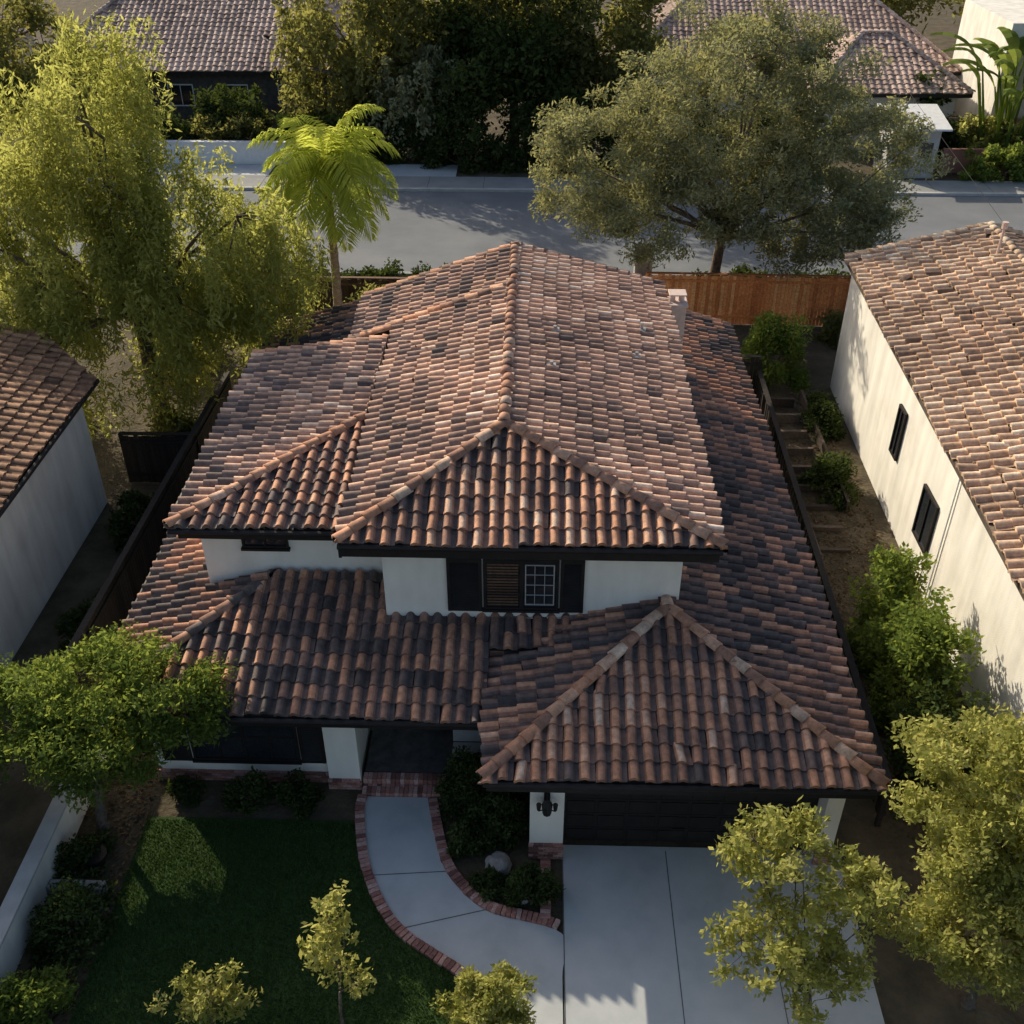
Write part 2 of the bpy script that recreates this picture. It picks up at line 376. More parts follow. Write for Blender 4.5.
for i in (24,39):
    a=LC[i];b=RC[i];d=(b-a).normalized();q=Vector((-d.y,d.x,0))*.01;z=Vector((0,0,.049))
    m.face([a-q+z,b-q+z,b+q+z,a+q+z],JOINT)
m.make('garden_path')
def brick_edge(name,pts,side,wd=.2,z0=.0,z1=.11):
    m=MB(); total=[0]
    for i in range(len(pts)-1): total.append(total[-1]+(pts[i+1]-pts[i]).length)
    s=0
    while s<total[-1]-.05:
        i=max(0,bisect.bisect(total,s+.05)-1); i=min(i,len(pts)-2)
        t=(s+.05-total[i])/(total[i+1]-total[i]); p=pts[i].lerp(pts[i+1],t); d=(pts[i+1]-pts[i]).normalized()
        ang=math.atan2(d.y,d.x)
        M=Matrix.Translation(p)@Matrix.Rotation(ang+random.gauss(0,.02),4,'Z')
        y0,y1=(0,wd) if side>0 else (-wd,0)
        m.box(-.045,.045,y0+random.gauss(0,.005),y1,z0,z1+random.gauss(0,.004),BRICK,M)
        s+=.102
    return m.make(name,bevel=.006)
brick_edge('brick_edging',LC[0:78],-1)
brick_edge('brick_edging',RC[2:50],1)
brick_edge('brick_edging',[Vector((.43,-1.55,0)),Vector((.43,-.02,0))],1)
m=MB()
for i in range(12,len(LC)-1):
    a=LC[i];b=LC[i+1]
    m.face([(-8.05,a.y,.03),(-8.05,b.y,.03),(b.x-.2,b.y,.03),(a.x-.2,a.y,.03)],GRASSM)
m.make('lawn')
N=80000
gx=rng.uniform(-8.05,-.3,N); gy=rng.uniform(-5.5,.75,N)
lx=np.interp(gy,[p.y for p in LC][::-1],[p.x for p in LC][::-1])-.24
k=gx<lx; gx=gx[k];gy=gy[k];n=len(gx)
hgt=rng.uniform(.03,.07,n); a=rng.uniform(0,6.28,n); dx=np.cos(a)*.012;dy=np.sin(a)*.012
V=np.empty((n,3,3)); V[:,0]=np.c_[gx-dx,gy-dy,np.full(n,.03)];V[:,1]=np.c_[gx+dx,gy+dy,np.full(n,.03)];V[:,2]=np.c_[gx+rng.normal(0,.02,n),gy+rng.normal(0,.02,n),.03+hgt]
GL=leaf_mat('grass_blade',[(0,(.04,.075,.02)),(1,(.095,.15,.04))],(.10,.17,.03),.25)
link(np_mesh('grass',V.reshape(-1,3),np.arange(n*3).reshape(n,3),[GL],rng.random(n)),'grass')

# ================================================================== MAIN HOUSE
H=empty('spanish_tile_house')
ze=5.8; zr=6.95; XR=-.65
A=(-3.83,2.87,ze);B=(3.66,2.87,ze);C=(XR,5.5,zr);D=(XR,15.75,zr)
tile_plane('roof_upper_front',[A,B,C],H,bias=.10,spread=.7)
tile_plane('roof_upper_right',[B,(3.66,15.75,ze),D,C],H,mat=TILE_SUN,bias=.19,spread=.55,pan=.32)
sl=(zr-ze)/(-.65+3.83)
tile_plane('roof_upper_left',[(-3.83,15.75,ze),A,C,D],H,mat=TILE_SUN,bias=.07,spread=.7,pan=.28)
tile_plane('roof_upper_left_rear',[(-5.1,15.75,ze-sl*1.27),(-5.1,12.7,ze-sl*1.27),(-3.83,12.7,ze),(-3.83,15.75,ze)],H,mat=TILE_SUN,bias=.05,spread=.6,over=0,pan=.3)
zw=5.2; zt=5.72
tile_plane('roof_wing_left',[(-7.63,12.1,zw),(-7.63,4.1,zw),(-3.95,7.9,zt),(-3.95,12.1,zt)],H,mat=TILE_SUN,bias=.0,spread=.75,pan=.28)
tile_plane('roof_wing_front',[(-7.63,4.1,zw),(-3.98,4.1,zw),(-3.98,7.87,zt)],H,bias=.08,spread=.7)
zl=2.75
zf=lambda y: zl+.3*(y-1.15)
zx=lambda x: zl+.3*(x+8.9)
tile_plane('roof_lower_front',[(-8.9,1.15,zl),(-.89,1.15,zl),(-.89,4.5,zf(4.5)),(-5.55,4.5,zf(4.5))],H,bias=-.04,spread=.75)
tile_plane('roof_lower_front_saddle',[(-.89,2.75,zf(2.75)),(1.5,2.75,zf(2.75)),(1.5,3.5,zf(3.5)),(-.89,3.5,zf(3.5))],H,bias=-.1,over=0,slab=.1)
tile_plane('roof_lower_left',[(-8.9,11.5,zl),(-8.9,1.15,zl),(-5.55,4.5,zx(-5.55)),(-5.55,11.5,zx(-5.55))],H,bias=.0,spread=.7)
tile_plane('roof_lower_left_rear',[(-8.9,19.3,zl),(-8.9,11.5,zl),(-3.1,11.5,zx(-3.1)),(-3.1,19.3,zx(-3.1))],H,bias=-.08)
zg=2.9; ga=(2.78,3.17,zg+1.09)
tile_plane('roof_garage_front',[(-.87,-.47,zg),(6.45,-.47,zg),ga],H,bias=0.08,spread=.7)
tile_plane('roof_garage_left',[(-.87,3.6,zg),(-.87,-.47,zg),ga,(2.78,3.6,ga[2])],H,bias=-.05,spread=.7)
zrt=lambda x: zg+1.09*(6.45-x)/3.67
tile_plane('roof_lower_right',[(6.45,-.47,zg),(6.45,19.3,zg),(2.78,19.3,zrt(2.78)),ga],H,bias=-.06,spread=.75)
m=MB(); m.box(-3.1,2.78,15.3,19.3,3.7,3.9,TRIM); m.make('rear_flat_roof',H)
def lift(p,h=.075): return (p[0],p[1],p[2]+h)
caps('hip_and_ridge_caps',[(lift(A),lift(C)),(lift(B),lift(C)),(lift(C),lift(D)),
  (lift((-7.63,4.1,zw)),lift((-3.98,7.87,zt))),
  (lift((-.87,-.47,zg)),lift(ga)),(lift((6.45,-.47,zg)),lift(ga)),(lift(ga),lift((2.78,3.5,ga[2])))],H)
caps('lower_hip_caps',[(lift((-8.9,1.15,zl)),lift((-5.9,4.15,zf(4.15))))],H,bias=-.12)
caps('rake_caps',[(lift((3.66,15.75,ze),.03),lift(D,.04)),(lift((-5.1,15.75,ze-sl*1.27),.03),lift(D,.04)),(lift((6.45,19.25,zg),.03),lift((2.9,19.25,zrt(2.9)),.03)),
   (lift((-7.63,12.1,zw),.03),lift((-3.95,12.1,zt),.03)),(lift((-3.9,12.7,ze),.05),lift((XR,12.9,zr),.07)),(lift((-5.1,12.72,ze-sl*1.27),.03),lift((-3.83,12.7,ze),.03))],H,bias=.1)
m=MB()
def gutter(a,b,mat=TRIM,r=.06):
    a=Vector(a);b=Vector(b); m.tube([a-Vector((0,0,.06)),b-Vector((0,0,.06))],[r,r],mat,8)
gutter((-3.83,2.80,ze),(3.66,2.80,ze)); gutter((3.72,2.87,ze),(3.72,15.7,ze)); gutter((-.87,-.54,zg),(6.45,-.54,zg)); gutter((6.52,-.47,zg),(6.52,19.2,zg))
gutter((-8.9,1.08,zl),(-.9,1.08,zl)); gutter((-8.97,1.1,zl),(-8.97,19,zl)); gutter((-7.63,4.03,zw),(-4,4.03,zw)); gutter((-7.7,4.1,zw),(-7.7,12,zw))
m.box(-3.8,3.63,2.9,2.95,5.42,5.66,TRIM); m.box(-.82,6.4,-.42,-.37,2.5,2.76,TRIM)
m.box(-8.8,-.9,1.2,1.25,2.4,2.62,TRIM); m.box(-7.5,-4,4.16,4.2,4.87,5.06,TRIM)
m.box(-3.75,3.6,2.96,15.6,5.60,5.64,TRIM); m.box(-7.5,-3.8,4.22,11.9,4.98,5.02,TRIM)
m.box(-.8,6.4,-.36,.9,2.62,2.65,TRIM); m.box(-8.8,-.9,1.26,3.3,2.50,2.54,TRIM)
m.box(6.0,6.4,.9,19.1,2.7,2.74,TRIM)
m.make('gutters_and_fascia',H)
m=MB()
m.box(-8.1,-3.7,1.9,2.1,0,2.5,STUCCO)
m.box(-8.1,-3.7,2.1,18.8,0,2.49,STUCCO)
m.box(-4.35,-3.66,1.72,1.9,0,2.49,STUCCO)
m.box(-3.7,0,3.4,18.8,0,2.7,STUCCO)
m.box(0,.67,0,.5,0,2.62,STUCCO)
m.box(0,.2,.5,3.4,0,2.6,STUCCO)
m.box(5.72,6.05,0,.5,0,2.62,STUCCO)
m.box(.67,5.72,.0,.5,2.25,2.62,TRIM)
m.box(5.85,6.05,.5,18.8,0,2.69,STUCCO)
m.box(.2,5.85,.9,18.8,0,2.7,STUCCO)
m.box(-3.1,3.03,3.45,15.2,2.7,5.6,STUCCO)
m.box(-7.2,-3.1,4.6,11.6,2.5,4.98,STUCCO)
m.box(-4.5,-3.1,11.6,15.2,2.5,5.3,STUCCO)
m.face([(-3.1,15.2,5.5),(3.03,15.2,5.5),(XR,15.2,6.75)],STUCCO)
m.make('walls',H,bevel=.01)
m=MB()
m.box(-3.86,-3.80,2.95,12.6,5.35,5.7,TRIM)
m.face([(-.89,1.15,zg-.15),(-.89,3.5,zg-.15),(-.89,3.5,zf(3.5)),(-.89,1.15,zl)],TRIM)
m.make('roof_step_flashing',H)
m=MB()
def brickwall(x0,x1,y,z0,z1,dy=-.06):
    z=z0;row=0
    while z<z1-.02:
        x=x0-(.1 if row%2 else 0)
        while x<x1-.01:
            a=max(x,x0);b=min(x+.2,x1)
            if b-a>.03: m.box(a+.004,b-.004,y+dy+random.gauss(0,.002),y-.003,z+.004,min(z+.07,z1)-.002,BRICK)
            x+=.2
        z+=.075;row+=1
brickwall(-.02,.69,0,0.05,.5); brickwall(5.70,6.07,0,.05,.5)
brickwall(-8.15,-4.3,1.9,0,.3); brickwall(-4.37,-3.64,1.72,0,.3)
m.box(-3.6,-.1,1.95,3.38,0,.27,DSTONE)
for (y0,y1,z) in ((1.46,1.72,.14),(1.72,1.95,.28)):
    x=-3.62
    while x<-1.9:
        w_=.1; yy=y0
        while yy<y1-.03:
            e_=min(yy+.2,y1); m.box(x+.004,x+w_-.004,yy+.004,e_-.004,0 if yy==y0 else z-.05,z+random.gauss(0,.002),BRICK); yy=e_
        x+=w_
m.make('brickwork',H)
m=MB()
for i in range(5):
    z=.07+i*.43
    m.box(.68,5.71,.42,.46,z,z+.42,TRIM)
    for j in range(8):
        x=.75+j*.62; m.box(x,x+.54,.40,.42,z+.06,z+.36,TRIM)
m.box(2.9,3.15,.37,.40,.5,.53,TRIM)
m.make('garage_door',H,bevel=.008)
def window(x0,x1,z0,z1,y):
    m=MB(); fr=.05
    m.box(x0,x1,y-.03,y-.004,z0,z1,GLASS)
    for a,b,c,d in ((x0-fr,x1+fr,z1,z1+fr),(x0-fr,x1+fr,z0-fr,z0),(x0-fr,x0,z0,z1),(x1,x1+fr,z0,z1)):
        m.box(a,b,y-.07,y-.003,c,d,TRIM)
    m.box(x0-.08,x1+.08,y-.11,y-.003,z0-fr-.06,z0-fr-.003,TRIM)
    return m
m=window(-.98,.48,3.78,4.95,3.45)
m.box(-.28,-.2,3.38,3.417,3.78,4.95,TRIM)
x0,x1,z0,z1=-.17,.44,3.84,4.9
for a,b,c,d in ((x0,x1,z1-.025,z1),(x0,x1,z0,z0+.025),(x0,x0+.025,z0+.026,z1-.026),(x1-.025,x1,z0+.026,z1-.026)): m.box(a,b,3.395,3.417,c,d,WFRAME)
for k in (1,2): m.box(x0+k*.203-.007,x0+k*.203+.007,3.398,3.417,z0+.026,z1-.026,WFRAME)
for k in (1,2,3): m.box(x0+.026,x1-.026,3.402,3.4165,z0+k*.265-.007,z0+k*.265+.007,WFRAME)
for k in range(15): m.box(-.95,-.31,3.40,3.414,3.82+k*.075,3.86+k*.075,WOODM)
def shutter(x0,x1,z0,z1,y):
    m.box(x0,x0+.07,y-.07,y-.01,z0,z1,TRIM); m.box(x1-.07,x1,y-.07,y-.01,z0,z1,TRIM)
    m.box(x0+.07,x1-.07,y-.065,y-.01,z0,z0+.08,TRIM); m.box(x0+.07,x1-.07,y-.065,y-.01,z1-.08,z1,TRIM); m.box(x0+.07,x1-.07,y-.03,y-.01,z0+.08,z1-.08,TRIM)
    z=z0+.1
    while z<z1-.1:
        M=Matrix.Translation((0,y-.045,z))@Matrix.Rotation(.6,4,'X'); m.box(x0+.07,x1-.07,-.03,.03,-.006,.006,TRIM,M); z+=.06
shutter(-1.78,-1.06,3.66,5.02,3.45); shutter(.56,1.05,3.66,5.02,3.45)
m.make('upper_window',H)
m=window(-6.25,-5.35,4.42,4.86,4.6); m.box(-5.82,-5.78,4.53,4.57,4.42,4.86,TRIM); m.make('wing_window',H)
m=window(-7.2,-5.0,.72,2.0,1.9)
for k in (1,2,3): m.box(-7.2+k*.55-.02,-7.2+k*.55+.02,1.85,1.87,.72,2.0,TRIM)
m.box(-7.2,-5.0,1.852,1.868,1.34,1.38,TRIM)
shutter(-7.9,-7.3,.62,2.1,1.9); shutter(-4.92,-4.4,.62,2.1,1.9)
m.make('front_window',H)
m=MB(); m.box(-2.4,-1.4,3.34,3.397,.28,2.4,TRIM); m.box(-1.3,-.8,3.36,3.397,.6,2.3,GLASS); m.box(-1.35,-.75,3.35,3.359,1.4,1.45,WFRAME); m.box(-2.1,-1.7,3.32,3.339,1.6,2.1,GLASS)
m.make('front_door',H)
m=MB()
m.box(-1.7,-.9,2.05,2.45,.66,.70,KERB); m.box(-1.65,-1.59,2.1,2.4,.27,.66,TRIM); m.box(-1.01,-.95,2.1,2.4,.27,.66,TRIM); m.box(-1.7,-.9,2.47,2.51,.70,1.05,KERB)
m.make('porch_bench',bevel=.01)
m=MB(); m.box(.27,.39,-.03,-.003,1.75,2.05,TRIM); m.tube([(.33,-.03,2.0),(.33,-.14,2.08),(.33,-.22,2.02)],[.015]*3,TRIM,6)
m.tube([(.33,-.22,1.62),(.33,-.22,1.66),(.33,-.22,1.92),(.33,-.22,1.99),(.33,-.22,2.04)],[.05,.085,.11,.05,.01],TRIM,8)
for sx in (.17,.49):
    m.tube([(.33,-.2,1.78),(sx,-.22,1.72),(sx,-.22,1.8)],[.012]*3,TRIM,6); m.tube([(sx,-.22,1.76),(sx,-.22,1.92),(sx,-.22,1.96)],[.035,.05,.01],TRIM,8)
m.make('wall_lantern',H)
m=MB(); m.box(3.72,4.22,14.3,14.85,3.4,5.75,CHIM); m.box(3.67,4.27,14.25,14.9,5.75,5.83,CHIM)
for x in (3.84,4.10): m.tube([(x,14.58,5.82),(x,14.58,6.05)],[.09,.08],CHIM,10)
m.box(3.72,4.22,14.35,14.8,6.05,6.09,CHIM)
m.make('chimney',H,bevel=.01)
m=MB()
def rz(x): return zr-(x-XR)*(zr-ze)/(3.66-XR)
for x,y,h in ((.35,8.6,.2),(.45,10.6,.2),(2.75,12.0,.28),(2.5,10.3,.2)):
    m.tube([(x,y,rz(x)-.05),(x,y,rz(x)+h)],[.045,.045],METAL,8); m.box(x-.11,x+.11,y-.12,y+.12,rz(x)+.03,rz(x)+.11,METAL)
m.make('roof_vents',H)
N=420
rx=rng.uniform(-3.7,3.5,N); ry=rng.uniform(5,15.6,N)
rzv=np.where(rx>XR,zr-(rx-XR)*(zr-ze)/(3.66-XR),zr-(XR-rx)*sl)+.12
LIT=leaf_mat('litter',[(0,(.05,.03,.015)),(.6,(.14,.09,.045)),(1,(.25,.18,.08))],(.2,.1,.03),.15)
leaves('roof_leaf_litter',np.c_[rx,ry,rzv],rng.random(N),.10,.5,LIT,H,bias=3)

# ================================================================== NEIGHBOUR RIGHT
R=empty('neighbour_tile_house')
e0=(9.55,-3.0,4.75); e1=(10.4,20.8,4.75); r1=(14.9,20.7,5.95); r0=(14.1,-3.0,5.95); f1=(19,20.5,4.75); f0=(18.6,-3,4.75)
tile_plane('roof_left',[e0,e1,r1,r0],R,mat=TILE_TAN,w=.33,L=.40,rough_amt=2.6,slabmat=WOODG,bias=.14,spread=.7,pan=.3)
tile_plane('roof_right',[f1,f0,r0,r1],R,mat=TILE_TAN,w=.33,L=.40,slabmat=WOODG)
caps('ridge_caps',[(lift(r0),lift(r1)),(lift(e1,.03),lift(r1,.03)),(lift(f1,.03),lift(r1,.03))],R,mat=TILE_TAN)
m=MB()
m.face([(10.2,-3,0),(10.62,20.5,0),(10.62,20.5,4.72),(10.2,-3,4.72)][::-1],STUCCO2)
m.face([(10.62,20.5,0),(18.8,20.5,0),(18.8,20.5,4.65),(14.8,20.5,5.7),(10.62,20.5,4.65)],STUCCO2)
m.face([(10.2,-3,0),(18.4,-3,0),(18.4,-3,4.65),(14.2,-3,5.7),(10.2,-3,4.65)],STUCCO2)
m.face([(18.4,-3,0),(18.8,20.5,0),(18.8,20.5,4.65),(18.4,-3,4.65)],STUCCO2)
m.make('walls',R)
m=MB()
wx=lambda y: 10.2+.42*(y+3)/23.5
for (y0,y1,z0,z1) in ((12.6,13.1,1.9,3.3),(9.0,10.0,1.2,2.6)):
    x=wx((y0+y1)/2)
    m.box(x-.05,x-.01,y0,y1,z0,z1,GLASS)
    for a,b,c,d in ((y0-.07,y1+.07,z1,z1+.07),(y0-.07,y1+.07,z0-.07,z0),(y0-.07,y0,z0,z1),(y1,y1+.07,z0,z1),((y0+y1)/2-.02,(y0+y1)/2+.02,z0,z1)):
        m.box(x-.09,x-.012,a,b,c,d,TRIM)
m.make('windows',R)
m=MB(); x=wx(8.2); m.tube([(x-.05,8.2,.0),(x-.05,8.2,4.6)],[.022,.022],WHITE,8); m.make('downpipe',R)
m=MB(); m.tube([(14.3,18.3,5.8),(14.3,18.3,6.7)],[.05,.04],CHIM,8); m.tube([(14.3,18.3,6.7),(14.3,18.3,6.9)],[.1,.1],CHIM,8); m.tube([(14.3,18.3,6.8),(12.4,25,9.5)],[.008,.008],TRIM,4); m.make('service_mast',R)

# ================================================================== NEIGHBOUR LEFT
Lh=empty('neighbour_house')
q0=(-12.5,-6,4.0); q1=(-12.6,12.9,4.0)
tile_plane('roof_right',[q0,q1,(-14.5,14.6,4.5),(-18.5,14.6,5.55),(-18.5,-6,5.55)],Lh,mat=TILE_BROWN,w=.33,L=.4,H=.05,slabmat=TRIM,pan=.7,spread=.6,bias=.12)
tile_plane('roof_left',[(-24.5,14.6,4.0),(-24.5,-6,4.0),(-18.5,-6,5.55),(-18.5,14.6,5.55)],Lh,mat=TILE_BROWN,w=.33,L=.4)
m=MB(); m.box(-24,-12.95,-5.8,12.5,0,3.98,STUCCO2); m.make('walls',Lh,bevel=.02)
m=MB(); m.tube([(-12.45,-6,3.93),(-12.52,12.9,3.93)],[.07,.07],TRIM,8); m.make('gutter',Lh)

# ================================================================== FENCES
def fence(name,a,b,h,mat,pw=.14,gap=.012,th=.025):
    a=Vector((*a,0));b=Vector((*b,0)); d=b-a; ln=d.length; ang=math.atan2(d.y,d.x)
    M=Matrix.Translation(a)@Matrix.Rotation(ang,4,'Z'); m=MB(); x=0
    while x<ln:
        m.box(x,x+pw-gap,-th/2,th/2,.03,h+random.gauss(0,.02),mat,M); x+=pw
    x=0
    while x<=ln:
        m.box(x-.05,x+.05,th/2+.002,th/2+.1,0,h+.05,mat,M); x+=2.4
    for z in (.3,h-.25): m.box(0,ln,-th/2-.045,-th/2-.002,z,z+.09,mat,M)
    m.box(0,ln,-.07,.09,h+.06,h+.09,mat,M)
    return m.make(name)
fence('wooden_fence',(-10.45,3.2),(-10.25,17.5),1.8,WOODD)
fence('wooden_fence',(-12.6,13.6),(-10.3,13.6),1.7,WOODD)
fence('wooden_fence',(-17,26.2),(4.2,26),1.6,WOODM)
fence('wooden_fence',(4.3,25.8),(13.2,25.6),2.05,WOODO)
fence('wooden_fence',(7.35,1.0),(7.75,19.5),1.1,WOODD,pw=.3,gap=.16)
fence('wooden_fence',(6.3,19.5),(7.75,19.5),1.6,WOODD)
m=MB(); m.box(-9.65,-9.42,-5.5,2.4,0,.95,STUCCO2); m.box(-9.7,-9.37,-5.55,2.45,.953,1.02,KERB); m.make('garden_wall',bevel=.01)
m=MB(); m.box(-9.4,-8.3,-1.15,-.95,0,.3,STONE); m.make('garden_kerb',bevel=.02)
m=MB()
for i in range(9):
    y=10.5+i*1.05; m.box(8.1,9.0,y,y+.12,0,.1+i*.03,WOODG)
m.box(9.3,9.38,12.5,19.5,0,.4,WOODG); m.box(7.95,8.03,10,19.5,0,.3,WOODG)
m.make('garden_steps')
def rock(name,c,r):
    bm=bmesh.new(); bmesh.ops.create_icosphere(bm,subdivisions=3,radius=r)
    for v in bm.verts:
        v.co*=1+.25*noise.noise(v.co*4/r*.4+Vector(c)); v.co.z*=.6
        v.co+=Vector(c)
    me=bpy.data.meshes.new(name); bm.to_mesh(me); bm.free(); me.materials.append(STONE); return link(me,name)
rock('boulder',(-.62,-.3,.16),.27); rock('boulder',(-.15,-1.0,.08),.15)
m=MB(); m.box(3.95,4.65,27.3,27.9,0,2.45,KERB); m.box(3.9,4.7,27.25,27.95,2.45,2.52,KERB); m.box(4.05,4.55,27.27,27.297,.3,2.2,STONE); m.make('utility_cabinet',bevel=.02)
m=MB(); m.tube([(-8.75,-.35,0),(-8.75,-.35,.25),(-8.75,-.35,.28)],[.17,.24,.25],TRIM,14); m.make('plant_pot')

# ================================================================== BACKGROUND
def bg_house(name,x0,x1,y0,y1,zeave,zridge,mat,wall=STUCCO2):
    e=empty(name,(x0,y0,0)); ym=(y0+y1)/2; hw=(y1-y0)/2
    a=(x0,y0,zeave);b=(x1,y0,zeave);c=(x1,y1,zeave);d=(x0,y1,zeave); p=(x0+hw*.7,ym,zridge);q=(x1-hw*.7,ym,zridge)
    kw=dict(mat=mat,w=.4,L=.42,seg=6,rough_amt=1.5,H=.06,spread=.6,pan=.75)
    tile_plane('roof_front',[a,b,q,p],e,**kw); tile_plane('roof_right',[b,c,q],e,**kw); tile_plane('roof_left',[d,a,p],e,**kw); tile_plane('roof_back',[c,d,p,q],e,**kw)
    caps('ridge_caps',[(lift(a),lift(p)),(lift(b),lift(q)),(lift(p),lift(q))],e,mat=mat,r=.15)
    m=MB(); m.box(x0+.6,x1-.6,y0+.7,y1-.6,0,zeave-.05,wall)
    n=int((x1-x0)/3.5)
    for i in range(n):
        x=x0+1.5+i*3.5
        m.box(x,x+1.5,y0+.66,y0+.69,1.0,2.2,GLASS)
        for aa,bb,cc,dd in ((x-.06,x+1.56,2.2,2.27),(x-.06,x+1.56,.93,1.0),(x-.06,x,1,2.2),(x+1.5,x+1.56,1,2.2),(x+.73,x+.77,1,2.2)): m.box(aa,bb,y0+.63,y0+.692,cc,dd,WHITE)
    m.make('walls',e)
    m=MB(); m.box(x0,x1,y0-.05,y0-.01,zeave-.22,zeave-.02,TRIM); m.make('fascia',e)
    return e
bg_house('background_house',-32,-11,55,71,3.2,7.2,TILE_GREY,DSTONE)
bg_house('background_house',5,26,56,70,3.2,6.6,TILE_GREY)
bg_house('background_house',15.5,24.5,49.5,60,3.4,5.6,TILE_GREY)
bg_house('background_house',-62,-37,52,70,3.2,7,TILE_GREY)
bg_house('background_house',34,60,55,70,3.5,7,TILE_TAN)
S=empty('garden_shed',(20,43,0))
m=MB(); m.box(19,21.6,45,47.4,0,2.7,KERB); m.box(19.3,20.3,44.96,44.997,.1,2.1,STONE); m.box(20.6,21.3,44.96,44.997,1.1,1.9,GLASS); m.make('walls',S)
m=MB(); m.face([(18.7,44.6,2.72),(22,44.6,2.72),(22,47.8,3.25),(18.7,47.8,3.25)],WHITE); m.face([(18.7,44.6,2.62),(18.7,47.8,3.15),(22,47.8,3.15),(22,44.6,2.62)],WHITE)
m.face([(18.7,44.6,2.62),(22,44.6,2.62),(22,44.6,2.72),(18.7,44.6,2.72)],WHITE); m.face([(18.7,47.8,3.15),(18.7,44.6,2.62),(18.7,44.6,2.72),(18.7,47.8,3.25)],WHITE); m.face([(22,44.6,2.62),(22,47.8,3.15),(22,47.8,3.25),(22,44.6,2.72)],WHITE)
m.make('roof',S)
m=MB(); m.box(22.3,40,46,46.2,0,1.3,BRICK); m.box(22.3,40,49,49.2,0,2.2,BRICK); m.make('brick_wall')
m=MB(); m.box(-24,-12.5,46.5,46.7,0,1.2,WHITE); m.box(-24.05,-12.45,46.45,46.75,1.203,1.28,WHITE); m.make('garden_wall')
m=MB(); m.face([(-9.6,44.2,.06),(-4.6,44.2,.06),(-4.6,46.6,.06),(-9.6,46.6,.06)],CONC); m.face([(-24,44.2,.05),(-15,44.2,.05),(-15,46.4,.05),(-24,46.4,.05)],CONC); m.make('driveway')
m=MB(); m.face([(26,50,0),(33,50,0),(33,50,7),(26,50,7)],STUCCO2); m.box(26,33,50.01,58,0,7,STUCCO2); m.make('stucco_house_wall')

# ================================================================== VEGETATION
tree('pepper_tree',(-12.6,17.2,0),12,.3,[((-12.7,17.2,10.2),(2.1,2.3,3.0),1.3),((-15.0,17.0,7.2),(3.2,3.0,2.9),1.5),((-10.4,17.6,6.6),(3.0,2.8,2.4),1.5),((-12.6,16.0,4.6),(4.0,2.4,2.4),1.7),((-17.6,19,6.5),(2.6,2.6,3.0),1.0),((-8.9,18.2,5.2),(1.9,2,1.8),.7)],
     430,270,.66,.19,.28,L_PEPPER,droop=1.0,weep=1.6,shell=.5,nbr=70,forks=3)
tree('olive_tree',(7.3,28.2,0),11,.24,[((7.4,28.6,7.4),(4.6,3.6,3.5),2.3),((2.8,28.2,5.6),(3.2,2.8,2.7),1.3),((11.7,28.4,5.7),(3.3,3,2.9),1.4),((5.4,27.2,4.2),(3.2,2.2,1.9),.8),((10.6,27.0,4.0),(2.8,2.2,1.9),.9),((8.4,29,9.6),(2.4,2.2,1.6),.6)],
     640,215,.58,.165,.36,L_OLIVE,shell=.64,nbr=60,forks=3,fz=.24)
tree('ornamental_tree',(7.9,-2.9,0),5,.10,[((7.9,-1.5,3.9),(1.7,1.6,1.35),1.7),((8.8,-2.6,3.0),(1.6,1.5,1.4),1.1),((7.5,-3.0,2.6),(1.2,1.1,1.1),.9)],
     260,200,.31,.095,.5,L_LIME,shell=.45,nbr=60)
tree('ornamental_tree',(4.9,-3.6,0),3.6,.05,[((4.15,-2.2,3.3),(.95,.8,.85),1.1),((5.3,-2.9,2.8),(.95,.8,.9),1),((3.95,-3.2,2.2),(.9,.7,.8),.9),((4.9,-3.5,1.7),(.9,.7,.8),.8)],
     160,68,.21,.105,.5,L_LIME,shell=.25,nbr=90)
tree('citrus_tree',(-8.9,.5,0),4.1,.11,[((-8.7,1.1,3.1),(1.9,1.7,.95),1.6),((-7.2,1.3,3.0),(1.25,1.2,.75),.9),((-10.3,.8,3.0),(1.5,1.3,.9),.9),((-8.6,.6,2.5),(1.6,1.2,.7),.8)],
     300,160,.33,.105,.42,L_GREEN,shell=.5,nbr=50)
tree('sapling',(-3.2,-3.7,0),3.7,.03,[((-3.1,-3.5,3.0),(.45,.42,.7),1),((-3.3,-3.6,2.3),(.5,.4,.5),.8),((-2.9,-3.7,1.6),(.4,.35,.5),.6)],50,26,.15,.105,.5,L_LIME,shell=.2,nbr=50,forks=2)
tree('sapling',(-5.4,-4.0,0),2.0,.03,[((-5.4,-3.7,1.1),(.75,.5,.55),1)],48,42,.16,.10,.4,L_LIME,shell=.3,nbr=30)
tree('flowering_shrub',(-.7,-3.85,0),1.6,.03,[((-.7,-3.7,.95),(.75,.6,.5),1)],64,110,.16,.085,.5,L_LIME,shell=.4,nbr=20)
bush('shrub',(-8.6,-1.9),(.75,.9,1.2),5000,.09,.5,L_DARK)
bush('shrub',(-8.7,-3.6),(.8,.8,.9),4000,.10,.45,L_GREEN)
bush('shrub',(-9.0,-.3),(.5,.5,.6),2000,.09,.5,L_DARK)
for x,y,r,h in ((-5.9,1.25,.55,.9),(-5.0,1.25,.5,.8),(-7.4,1.35,.35,.5)):
    bush('shrub',(x,y),(r,r*.8,h),3400,.075,.5,L_DARK)
for x,y,r,h in ((-1.3,1.3,.7,1.4),(-.6,1.7,.65,1.6),(-.6,.7,.6,1.2),(-.0,-1.0,.5,.85),(-1.25,.2,.4,.6),(-.8,-.75,.3,.4),(-1.0,.6,.5,.9)):
    bush('shrub',(x,y),(r,r*.85,h),4600,.08,.5,L_DARK)
bush('hedge',(8.7,4.2),(.8,1.3,3.0),16000,.12,.5,L_GREEN,box=True,lumps=110)
